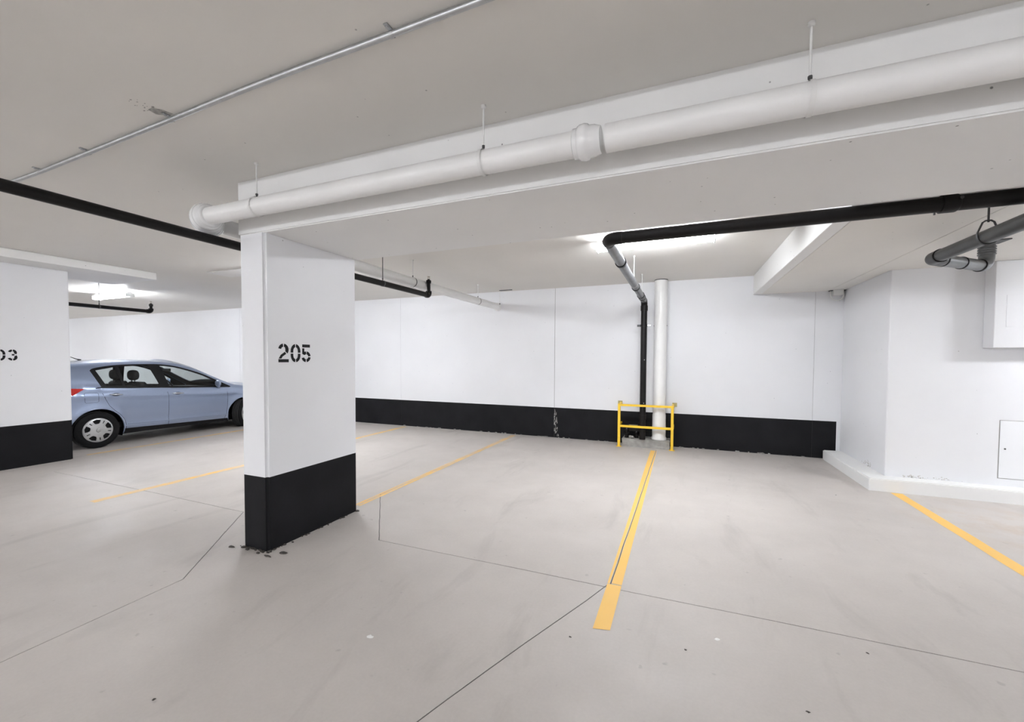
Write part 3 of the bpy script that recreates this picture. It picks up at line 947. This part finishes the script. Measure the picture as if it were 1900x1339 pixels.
# small junction box under the lowered ceiling in the corner
jb = thing('junction_box', 'small white junction box with a looped conduit in the ceiling corner', 'junction box', (2.245, 8.0, SOF_Z))
obj('box_body', box(-.065, .065, -.075, .05, -.085, -.0005, .004), 'plastic', jb)
obj('box_flange', box(-.10, .10, -.045, .05, -.012, -.0008), 'dsteel', jb)
lp = [(-.085, 0, -.012)] + [(.0 - .085 * math.cos(math.radians(a)), -.01, -.075 - .085 * math.sin(math.radians(a))) for a in range(0, 181, 12)] + [(.085, 0, -.04)]
obj('conduit_loop', tube(lp, .010, 10), 'plastic', jb, True, 40)

# ------------------------------------------------------------------ tube lights
def make_light(label, loc, length, zdrop, grp):
    t = thing('tube_light', label, 'ceiling light', loc, group=grp)
    L = length / 2
    b = box(-L, L, -.045, .045, -.045, -.0005, .004)
    obj('lamp_housing', b, 'housing', t)
    b = bmesh.new()
    n = 10
    prof = [(.075 * math.cos(PI + PI * k / n), -.050 + .055 * math.sin(PI + PI * k / n)) for k in range(n + 1)]
    l_ = [b.verts.new((-L + .01, y, z)) for y, z in prof]
    r_ = [b.verts.new((L - .01, y, z)) for y, z in prof]
    for k in range(n):
        b.faces.new((l_[k], r_[k], r_[k + 1], l_[k + 1]))
    b.faces.new((l_[0], l_[n], r_[n], r_[0]))
    bmesh.ops.recalc_face_normals(b, faces=b.faces)
    obj('diffuser', b, 'diff', t, True, 50)
    for s in (-1, 1):
        obj('end_cap', box(min(s * L, s * (L + .012)), max(s * L, s * (L + .012)), -.078, .078, -.108, -.03, .003), 'housing', t)
    return t
gl = 'tube lights on the garage ceiling'
make_light('glowing tube light on the ceiling over the yellow guard rail bay', (-0.31, 5.07, CEIL - 0.02), 1.26, 0, gl)
make_light('glowing tube light above the parked car', (-11.3, 5.07, CEIL - 0.04), 1.26, 0, gl)
make_light('tube light on the ceiling hidden behind pillar 205', (-5.75, 5.02, CEIL), 1.26, 0, gl)
make_light('tube light over the bays beyond the parked car', (-16.9, 5.07, CEIL), 1.26, 0, gl)
make_light('tube light far beyond the parked car near the side wall', (-22.0, 5.07, CEIL), 1.26, 0, gl)
make_light('tube light under the lowered ceiling near the bulkhead', (4.95, 5.30, SOF_Z), 1.10, 0, gl)
for x in (-18.5, -14.5, -10.9, -7.3, -3.7, -0.1, 3.5, 6.6):
    make_light('tube light over the driving aisle', (x, -4.6, CEIL), 1.10, 0, 'tube lights over the driving aisle')
for x in (-18.0, -8.0, -2.5):
    make_light('tube light over the bays across the aisle', (x, -6.6, CEIL), 1.26, 0, 'tube lights over the far bays')

# ------------------------------------------------------------------ litter on the floor
def scrap(x, y, s, m, label, grp):
    b = bmesh.new()
    n = 9
    ring = [(s * (0.5 + .7 * rnd.random()) * math.cos(2 * PI * k / n), s * (0.4 + .5 * rnd.random()) * math.sin(2 * PI * k / n)) for k in range(n)]
    c0 = b.verts.new((0, 0, s * .35))
    lo_ = [b.verts.new((px, py, 0.0005)) for px, py in ring]
    for k in range(n):
        b.faces.new((lo_[k], lo_[(k + 1) % n], c0))
    b.faces.new(list(reversed(lo_)))
    o = tag(obj('paper_scrap' if m == 'paper' else 'floor_crumb', b, m), label, 'litter', grp)
    o.location = (x, y, 0.0)
scrap(-1.585, 1.825, .022, 'paper', 'crumpled white paper scrap on the open floor before pillar 205', None)
scrap(0.216, 2.56, .016, 'paper', 'tiny white paper scrap beside the end of the bay line', None)
for x, y in ((0.05, 2.40), (-0.55, 2.26), (0.55, 2.18), (0.95, 2.75), (1.7, 5.9), (-2.2, 1.1)):
    scrap(x, y, .010, 'dirt', 'tiny dark crumb lying on the concrete floor', 'tiny crumbs on the floor')

# ------------------------------------------------------------------ car
CX0, CY0 = -10.10, 3.90                              # centre line, rear axle; nose towards the back wall
WB = 2.60
car = thing('hatchback_car', 'blue-grey four door hatchback parked facing the back wall', 'car', (CX0, CY0, 0))
SILT = smooth_open([(-.79, .50), (-.775, .68), (-.70, .80), (-.66, 1.0), (-.56, 1.22), (-.47, 1.40), (-.40, 1.440), (-.25, 1.450), (.03, 1.467), (.43, 1.487), (.88, 1.486), (1.21, 1.469), (1.47, 1.428), (1.75, 1.318), (2.04, 1.160), (2.36, 1.000), (2.65, .935), (3.0, .865), (3.25, .775), (3.40, .66), (3.47, .50)], 5)
SILF = [(-.72, .27), (-.78, .36)] + SILT + [(3.475, .36), (3.42, .24)]
def belt(u): return 1.045 - 0.055 * u
def seg_dist(p, poly):
    best = 9
    for a, b in zip(poly, poly[1:]):
        ax, ay = a; bx, by = b
        dx, dy = bx - ax, by - ay
        t = max(0, min(1, ((p[0] - ax) * dx + (p[1] - ay) * dy) / (dx * dx + dy * dy + 1e-12)))
        best = min(best, math.hypot(p[0] - ax - dx * t, p[1] - ay - dy * t))
    return best
def W(u, z):
    zb = belt(u)
    zz_ = min(z, zb)
    w = 0.842 - 0.17 * (zz_ - 0.62) ** 2
    w += 0.011 * math.exp(-((zz_ - (0.885 - .04 * u)) / 0.025) ** 2)         # shoulder crease
    w -= 0.010 * math.exp(-((zz_ - 0.42) / 0.09) ** 2)                     # tuck above the sill crease
    w += 0.012 * math.exp(-((zz_ - (0.335)) / 0.03) ** 2) * (1 if .3 < u < 2.3 else 0)
    if z > zb:
        d = z - zb
        w -= 0.012 + 0.40 * d + 0.22 * d * d
    for cu in (0.0, WB):                                                    # wheel arch flare
        r = math.hypot(u - cu, z - .31)
        w += 0.016 * math.exp(-((r - .37) / .06) ** 2)
    if u < -.25:
        w -= 0.13 * ((-.25 - u) / .55) ** 2.2
    if u > 2.5:
        w -= 0.23 * ((u - 2.5) / .97) ** 2.2
    d = seg_dist((u, z), SILF)
    if d < .07:
        w -= 0.045 * (1 - d / .07) ** 2
    return w
def arch(cu, r, zc):
    a = math.asin((0.31 - zc) / r)
    return [(cu + r * math.cos(PI + a - (PI + 2 * a) * k / 24), .31 + r * math.sin(PI + a - (PI + 2 * a) * k / 24)) for k in range(25)]
SIDE = SILF + list(reversed(arch(WB, .365, .17))) + list(reversed(arch(0.01, .365, .19)))
DLO = smooth_open([(-.015, 1.335), (.063, 1.378), (.381, 1.427), (.857, 1.440), (1.149, 1.426), (1.443, 1.364), (1.814, 1.222), (2.031, 1.100), (2.322, .938)], 5) + [(2.321, .922), (1.09, .985), (.083, 1.043)]
GQ = [(.065, 1.335), (.34, 1.388), (.385, 1.058), (.155, 1.070)]
GR = [(.405, 1.395), (.62, 1.405), (.87, 1.407), (.965, 1.018), (.425, 1.052)]
GF = [(1.065, 1.402), (1.16, 1.396), (1.30, 1.372), (1.44, 1.332), (1.62, 1.266), (1.80, 1.188), (1.99, 1.075), (2.0, .962), (1.13, 1.006)]
RD = [(.060, 1.045), (.085, .94), (.121, .836), (.171, .713), (.235, .63), (.305, .561), (.365, .48), (.40, .392), (.405, .278), (1.084, .262), (1.092, .809), (1.075, .90), (1.046, .987)]
FD = [(1.046, .987), (1.075, .90), (1.092, .809), (1.084, .262), (2.17, .236), (2.205, .35), (2.226, .483), (2.241, .718), (2.225, .83), (2.17, .931)]
SILL = [(.385, .284), (2.245, .236), (2.30, .10), (.30, .10)]
TAIL = [(-.80, 1.07), (-.35, 1.047), (-.143, 1.030), (-.28, .94), (-.42, .86), (-.80, .84)]
FUEL = [(-.157, .945), (-.14, .958), (.01, .953), (.028, .94), (.028, .805), (.012, .79), (-.135, .786), (-.152, .80)]
HEAD = [(2.93, .80), (3.30, .71), (3.50, .60), (3.40, .55), (3.15, .57), (2.98, .66)]
loops = [resample(p, .035) for p in (SIDE, DLO, GQ, GR, GF, RD, FD, SILL, TAIL, FUEL, HEAD)]
gpts = [(-.8 + .04 * i, .2 + .04 * j) for i in range(108) for j in range(33)]
V2, F2 = cdt(loops, gpts)
WV = [W(u, z) for u, z in V2]
regs = {}
for f in F2:
    c = (sum(V2[i][0] for i in f) / 3, sum(V2[i][1] for i in f) / 3)
    if not inside(c, SIDE):
        continue
    if inside(c, GQ): k = 'gq'
    elif inside(c, GR): k = 'gr'
    elif inside(c, GF): k = 'gf'
    elif inside(c, DLO): k = 'trim'
    elif inside(c, SILL): k = 'sill'
    elif inside(c, TAIL): k = 'tail'
    elif inside(c, FUEL): k = 'fuel'
    elif inside(c, HEAD): k = 'head'
    elif inside(c, RD): k = 'rd'
    elif inside(c, FD): k = 'fd'
    else: k = 'body'
    regs.setdefault(k, []).append(f)
def side_mesh(keys, s, off=0.0):
    b = bmesh.new()
    mp = {}
    for k in keys:
        for f in regs[k]:
            vs_ = []
            for i in f:
                if i not in mp:
                    mp[i] = b.verts.new((s * (WV[i] - off), V2[i][0], V2[i][1]))
                vs_.append(mp[i])
            fc = b.faces.new(vs_ if s > 0 else vs_[::-1])
    b.normal_update()
    for fc in b.faces:
        if fc.normal.x * s < 0:
            fc.normal_flip()
    return b
def surf(u, z, s, off=0.0):
    return (s * (W(u, z) + off), u, z)
def seam(path, s, r=.0035, m='seam', parent=car, off=-.001, name='door_seam'):
    pp = []
    for a, b in zip(path, path[1:]):
        n = max(1, int(math.hypot(b[0] - a[0], b[1] - a[1]) / .03))
        pp += [(a[0] + (b[0] - a[0]) * k / n, a[1] + (b[1] - a[1]) * k / n) for k in range(n)]
    pp.append(path[-1])
    return obj(name, tube([surf(u, z, s, off) for u, z in pp], r, 8), m, parent, True)
for s in (1, -1):
    obj('body_side', side_mesh(['body'], s), 'paint', car, True, 60)
    obj('interior_trim', side_mesh(['body', 'rd', 'fd'], s, .035), 'dash', car, True, 60)
    wt = obj('window_frame', side_mesh(['trim'], s, .004), 'trim', car, True, 60)
    for k in ('gq', 'gr', 'gf'):
        obj('side_window', side_mesh([k], s, .009), 'glass', car, True, 60)
    obj('sill_skirt', side_mesh(['sill'], s, .022), 'trim', car, True, 60)
    tl = obj('tail_lamp', side_mesh(['tail'], s, -.003), 'redlamp', car, True, 60)
    hl = obj('head_lamp', side_mesh(['head'], s, -.003), 'clearlamp', car, True, 60)
    fu = obj('fuel_door' if s > 0 else 'quarter_panel', side_mesh(['fuel'], s, 0.0), 'paint', car, True, 60)
    if s > 0:
        seam(FUEL + FUEL[:1], s, .0025, parent=fu, name='fuel_door_seam')
    for k, poly, hx in (('rd', RD, (.175, .36)), ('fd', FD, (1.150, 1.355))):
        d = obj('door', side_mesh([k], s), 'paint', car, True, 60)
        seam(poly[1:-1] if k == 'rd' else poly[2:-1], s, .0032, parent=d)
        zc = .912 if k == 'rd' else .866
        b = bmesh.new()
        n = 16
        pts, rr = [], []
        for i in range(n + 1):
            t = i / n
            u = hx[0] + (hx[1] - hx[0]) * t
            pts.append(surf(u, zc - .012 * t, s, .010 + .014 * math.sin(PI * t)))
            rr.append(.007 + .009 * math.sin(PI * t))
        add_tube(b, pts, .01, 10, radii=rr)
        obj('door_handle', b, 'chrome', d, True)
        b = bmesh.new()
        cu = (hx[0] + hx[1]) / 2
        ring = [surf(cu + .062 * math.cos(2 * PI * i / 20), zc - .008 + .026 * math.sin(2 * PI * i / 20), s, .0015) for i in range(20)]
        fc = b.faces.new([b.verts.new(p) for p in (ring if s > 0 else ring[::-1])])
        obj('handle_recess', b, 'seam', d)
    seam([(-.0, 1.03), (.083, 1.040), (1.09, .983), (2.30, .922)], s, .007, 'trim', wt, .001, 'belt_moulding')
    seam([(.43, .362), (1.08, .345), (2.17, .318)], s, .006, 'paint', car, .001, 'side_crease')
    # wheel arch lips
    for cu in (0.01, WB):
        a_ = arch(cu, .368, .20)
        obj('wheel_arch_lip', tube([surf(u, z, s, -.004) for u, z in a_], .009, 8), 'paint', car, True)
        b = bmesh.new()                              # dark wheel well liner
        o_, i_ = [], []
        for u, z in arch(cu, .375, .16):
            o_.append(b.verts.new((s * (W(u, z) - .012), u, z)))
            i_.append(b.verts.new((s * .50, u, z)))
        for q in range(len(o_) - 1):
            b.faces.new((o_[q], o_[q + 1], i_[q + 1], i_[q]))
        b.faces.new(i_)
        obj('wheel_well', b, 'trim', car)
    # mirror
    b = bmesh.new()
    t = bmesh.new()
    bmesh.ops.create_uvsphere(t, u_segments=18, v_segments=12, radius=1)
    for v in t.verts:
        q = v.co
        v.co = Vector((s * (W(1.98, .98) + .075) + q.x * .085, 2.005 + q.y * .055 * (1 if q.y > 0 else .35), 1.015 + (abs(q.z) ** .8) * (1 if q.z > 0 else -1) * .072))
    merge(b, t)
    mi = obj('door_mirror', b, 'paint', car, True)
    obj('mirror_foot', tube([surf(2.07, .93, s, -.01), (s * (W(2.0, .92) + .05), 2.02, .955)], .028, 10), 'paint', mi, True)

# over-the-top skin from tail to nose
TOP = [(-.70, .27), (-.775, .36)] + SILT + [(3.475, .36), (3.42, .24)]
NS = 28
def over(rows, srange, off=0.0):
    b = bmesh.new()
    grid_ = []
    for i in rows:
        u, z = TOP[i]
        a, c = TOP[max(0, i - 1)], TOP[min(len(TOP) - 1, i + 1)]
        du, dz = c[0] - a[0], c[1] - a[1]
        l = math.hypot(du, dz)
        nu, nz = -dz / l, du / l
        w = W(u, z)
        crown = 0.040 if .9 < z else 0.05
        if u > 2.9 or u < -.6:
            crown = 0.10
        if 1.3 < u < 2.4:
            crown = 0.075
        row = []
        for k in range(NS + 1):
            t = srange[0] + (srange[1] - srange[0]) * k / NS
            cr = crown * (1 - abs(t) ** 2.6) - off
            row.append(b.verts.new((t * w, u + nu * cr, z + nz * cr)))
        grid_.append(row)
    for r0, r1 in zip(grid_, grid_[1:]):
        for k in range(NS):
            b.faces.new((r0[k], r1[k], r1[k + 1], r0[k + 1]))
    bmesh.ops.recalc_face_normals(b, faces=b.faces)
    return b
idx = list(range(len(TOP)))
def rows(cond):
    r = [i for i in idx if cond(*TOP[i])]
    return list(range(max(0, r[0] - 1), r[-1] + 1))
i_hatch = next(i for i in idx if TOP[i][1] > .70)
i_rg0 = next(i for i in idx if TOP[i][1] > 1.06)
i_rg1 = next(i for i in idx if TOP[i][1] > 1.39)
i_roof = next(i for i in idx if TOP[i][1] > 1.435)
i_ws0 = next(i for i in idx if TOP[i][0] > 1.36)
i_ws1 = next(i for i in idx if TOP[i][0] > 2.33)
i_nose = next(i for i in idx if TOP[i][0] > 3.22)
obj('rear_bumper', over(range(0, i_hatch + 1), (-1, 1)), 'paint', car, True, 50)
ht = obj('tailgate', over(range(i_hatch, i_rg0 + 1), (-1, 1)), 'paint', car, True, 50)
obj('rear_window', over(range(i_rg0, i_rg1 + 1), (-.86, .86)), 'glass', ht, True, 50)
for r_ in ((-1, -.86), (.86, 1)):
    obj('rear_pillar', over(range(i_rg0, i_rg1 + 1), r_), 'paint', car, True, 50)
obj('roof_spoiler', over(range(i_rg1, i_roof + 1), (-1, 1)), 'paint', car, True, 50)
obj('roof', over(range(i_roof, i_ws0 + 1), (-1, 1)), 'paint', car, True, 50)
obj('windscreen', over(range(i_ws0, i_ws1 + 1), (-.93, .93)), 'glass', car, True, 50)
for r_ in ((-1, -.93), (.93, 1)):
    obj('front_pillar', over(range(i_ws0, i_ws1 + 1), r_), 'paint', car, True, 50)
obj('bonnet', over(range(i_ws1, i_nose + 1), (-1, 1)), 'paint', car, True, 50)
obj('front_bumper', over(range(i_nose, len(TOP)), (-1, 1)), 'paint', car, True, 50)
obj('grille', box(-.42, .42, 3.555, 3.585, .50, .60, .008), 'trim', car)
for s in (-1, 1):                                     # dark roof gutter lines
    obj('roof_gutter', tube([(s * (W(u, z) - .004), u, z - .006) for u, z in TOP[i_roof:i_ws1]], .006, 8), 'trim', car, True)
obj('number_plate', box(-.15, .15, -.853, -.842, .60, .75, .003), 'plastic', car)
an = obj('antenna', tube([(0.0, .14, 1.512), (.0, .085, 1.530), (0, -.03, 1.585)], .006, 8, radii=[.018, .008, .004]), 'trim', car, True)
# underside, cabin
obj('underbody', box(-.72, .72, -.62, 3.25, .17, .30, .02), 'trim', car)
obj('cabin_floor', box(-.74, .74, -.45, 2.25, .30, .40, .01), 'seat', car)
b = box(-.72, .72, 1.80, 2.36, .50, .94)
for v in b.verts:
    if v.co.z > .9 and v.co.y < 2.0:
        v.co.y += .10
    if v.co.z > .9:
        v.co.z -= .02 if v.co.y > 2.2 else 0
bmesh.ops.bevel(b, geom=list(b.edges), offset=.05, segments=3, affect='EDGES')
ds = obj('dashboard', b, 'dash', car, True, 60)
sw = thing('steering_wheel', None, None)
sw.parent = car
bpy.data.objects.remove(sw)
ring = [(-.36 + .18 * math.cos(2 * PI * k / 28), 1.72 - .18 * math.sin(2 * PI * k / 28) * .42, .93 + .18 * math.sin(2 * PI * k / 28) * .9) for k in range(28)]
stw = obj('steering_wheel', tube(ring, .015, 10, closed=True), 'trim', car, True)
b = tube([(-.36, 1.72, .93), (-.36, 1.86, .84)], .045, 12)
add_tube(b, [(-.53, 1.715, .935), (-.19, 1.715, .935)], .018, 8)
obj('steering_hub', b, 'dash', stw, True, 40)
obj('rear_view_mirror', box(-.12, .12, 1.50, 1.53, 1.27, 1.335, .012), 'trim', car)
def seat(x, u, wid, name='seat', rear=False):
    b = bmesh.new()
    add_box(b, x - wid / 2, x + wid / 2, u, u + .50, .42, .60, .05)
    st = obj('seat', b, 'seat', car, True, 60)
    b = bmesh.new()
    add_box(b, -wid / 2, wid / 2, -.06, .08, 0, .58, .055)
    M_ = Matrix.Translation((x, u + .02, .54)) @ Matrix.Rotation(math.radians(18), 4, 'X')
    bmesh.ops.transform(b, matrix=M_, verts=b.verts)
    obj('backrest', b, 'seat', st, True, 60)
    heads = (x,) if not rear else (x - .38, x + .38)
    for hx in heads:
        b = bmesh.new()
        t = bmesh.new()
        bmesh.ops.create_uvsphere(t, u_segments=18, v_segments=12, radius=1)
        for v in t.verts:
            q = v.co
            v.co = Vector((hx + .135 * math.copysign(abs(q.x) ** .75, q.x), u - .185 + .065 * math.copysign(abs(q.y) ** .8, q.y), (1.225 if not rear else 1.13) + .10 * math.copysign(abs(q.z) ** .75, q.z)))
        merge(b, t)
        if not rear:
            for dx in (-.05, .05):
                add_tube(b, [(hx + dx, u - .185, 1.02), (hx + dx, u - .185, 1.15)], .008, 8)
        obj('headrest', b, 'seat', st, True, 60)
seat(.37, .93, .50)
seat(-.37, .98, .50)
seat(0, .08, 1.25, rear=True)

# wheels
def wheel(u, s):
    x = s * .768
    b = bmesh.new()
    R, hw = .311, .095
    lathe_along(b, (x - s * hw, u, R), (s, 0, 0), [(0, .20), (.004, .285), (.02, .303), (.05, .311), (.14, .311), (.168, .304), (.184, .285), (.190, .245), (.186, .212), (.178, .205)], 48)
    ty = obj('tyre', b, 'rubber', car, True, 35)
    for q in (.045, .075, .105, .135):
        obj('tread_groove', tube([(x - s * hw + s * q, u + .3115 * math.cos(2 * PI * k / 48), R + .3115 * math.sin(2 * PI * k / 48)) for k in range(48)], .0035, 6, closed=True), 'gap', ty, True)
    xo = x + s * hw
    obj('wheel_dish', lathe_along(bmesh.new(), (xo - s * .045, u, R), (s, 0, 0), [(0, .20), (.004, .20)], 32), 'trim', ty)
    # cover with five openings and five slots
    outer = [(.207 * math.cos(2 * PI * k / 60), .207 * math.sin(2 * PI * k / 60)) for k in range(60)]
    holes = []
    for k in range(5):
        a = math.radians(97 + 72 * k)
        hl_ = [(.112, -.19), (.112, .19), (.135, .30), (.180, .32), (.188, .0), (.180, -.32), (.135, -.30)]
        holes.append([(r * math.cos(a + t), r * math.sin(a + t)) for r, t in hl_])
        a = math.radians(97 + 36 + 72 * k)
        hl_ = [(.125, -.045), (.125, .045), (.172, .050), (.172, -.050)]
        holes.append([(r * math.cos(a + t), r * math.sin(a + t)) for r, t in hl_])
    mid = [(r * math.cos(2 * PI * k / 30), r * math.sin(2 * PI * k / 30)) for r in (.035, .06, .09, .19) for k in range(30)]
    v2, f2 = cdt([outer] + holes, mid)
    b = bmesh.new()
    def dep(r):
        return (.014 if r < .034 else .006) + .016 * math.cos(min(1, r / .207) * PI / 2) - (.010 if r > .198 else 0)
    vv = [b.verts.new((xo + s * (dep(math.hypot(p, q)) - .006), u + p, R + q)) for p, q in v2]
    for f in f2:
        c = (sum(v2[i][0] for i in f) / 3, sum(v2[i][1] for i in f) / 3)
        if math.hypot(*c) < .207 and not any(inside(c, h) for h in holes):
            b.faces.new([vv[i] for i in f])
    for v in [v for v in b.verts if not v.link_faces]:
        b.verts.remove(v)
    for f in b.faces:
        f.normal_update()
        if f.normal.x * s < 0:
            f.normal_flip()
    ext = bmesh.ops.extrude_edge_only(b, edges=[e for e in b.edges if e.is_boundary])
    for v in [g_ for g_ in ext['geom'] if isinstance(g_, bmesh.types.BMVert)]:
        v.co.x -= s * .018
    wc = obj('wheel_cover', b, 'cap', ty, True, 35)
    lathe_along(b2 := bmesh.new(), (xo + s * .018, u, R), (s, 0, 0), [(0, .034), (.006, .032), (.008, .026)], 24)
    obj('hub_badge', b2, 'steel', ty, True, 40)
for u in (0.0, WB):
    for s in (1, -1):
        before = set(bpy.data.objects)
        wheel(u, s)
        if u > 1:                                     # front wheels stand turned to the left
            T = Matrix.Translation((s * .768, u, 0)) @ Matrix.Rotation(math.radians(33), 4, 'Z') @ Matrix.Translation((-s * .768, -u, 0))
            for o in set(bpy.data.objects) - before:
                o.data.transform(T)
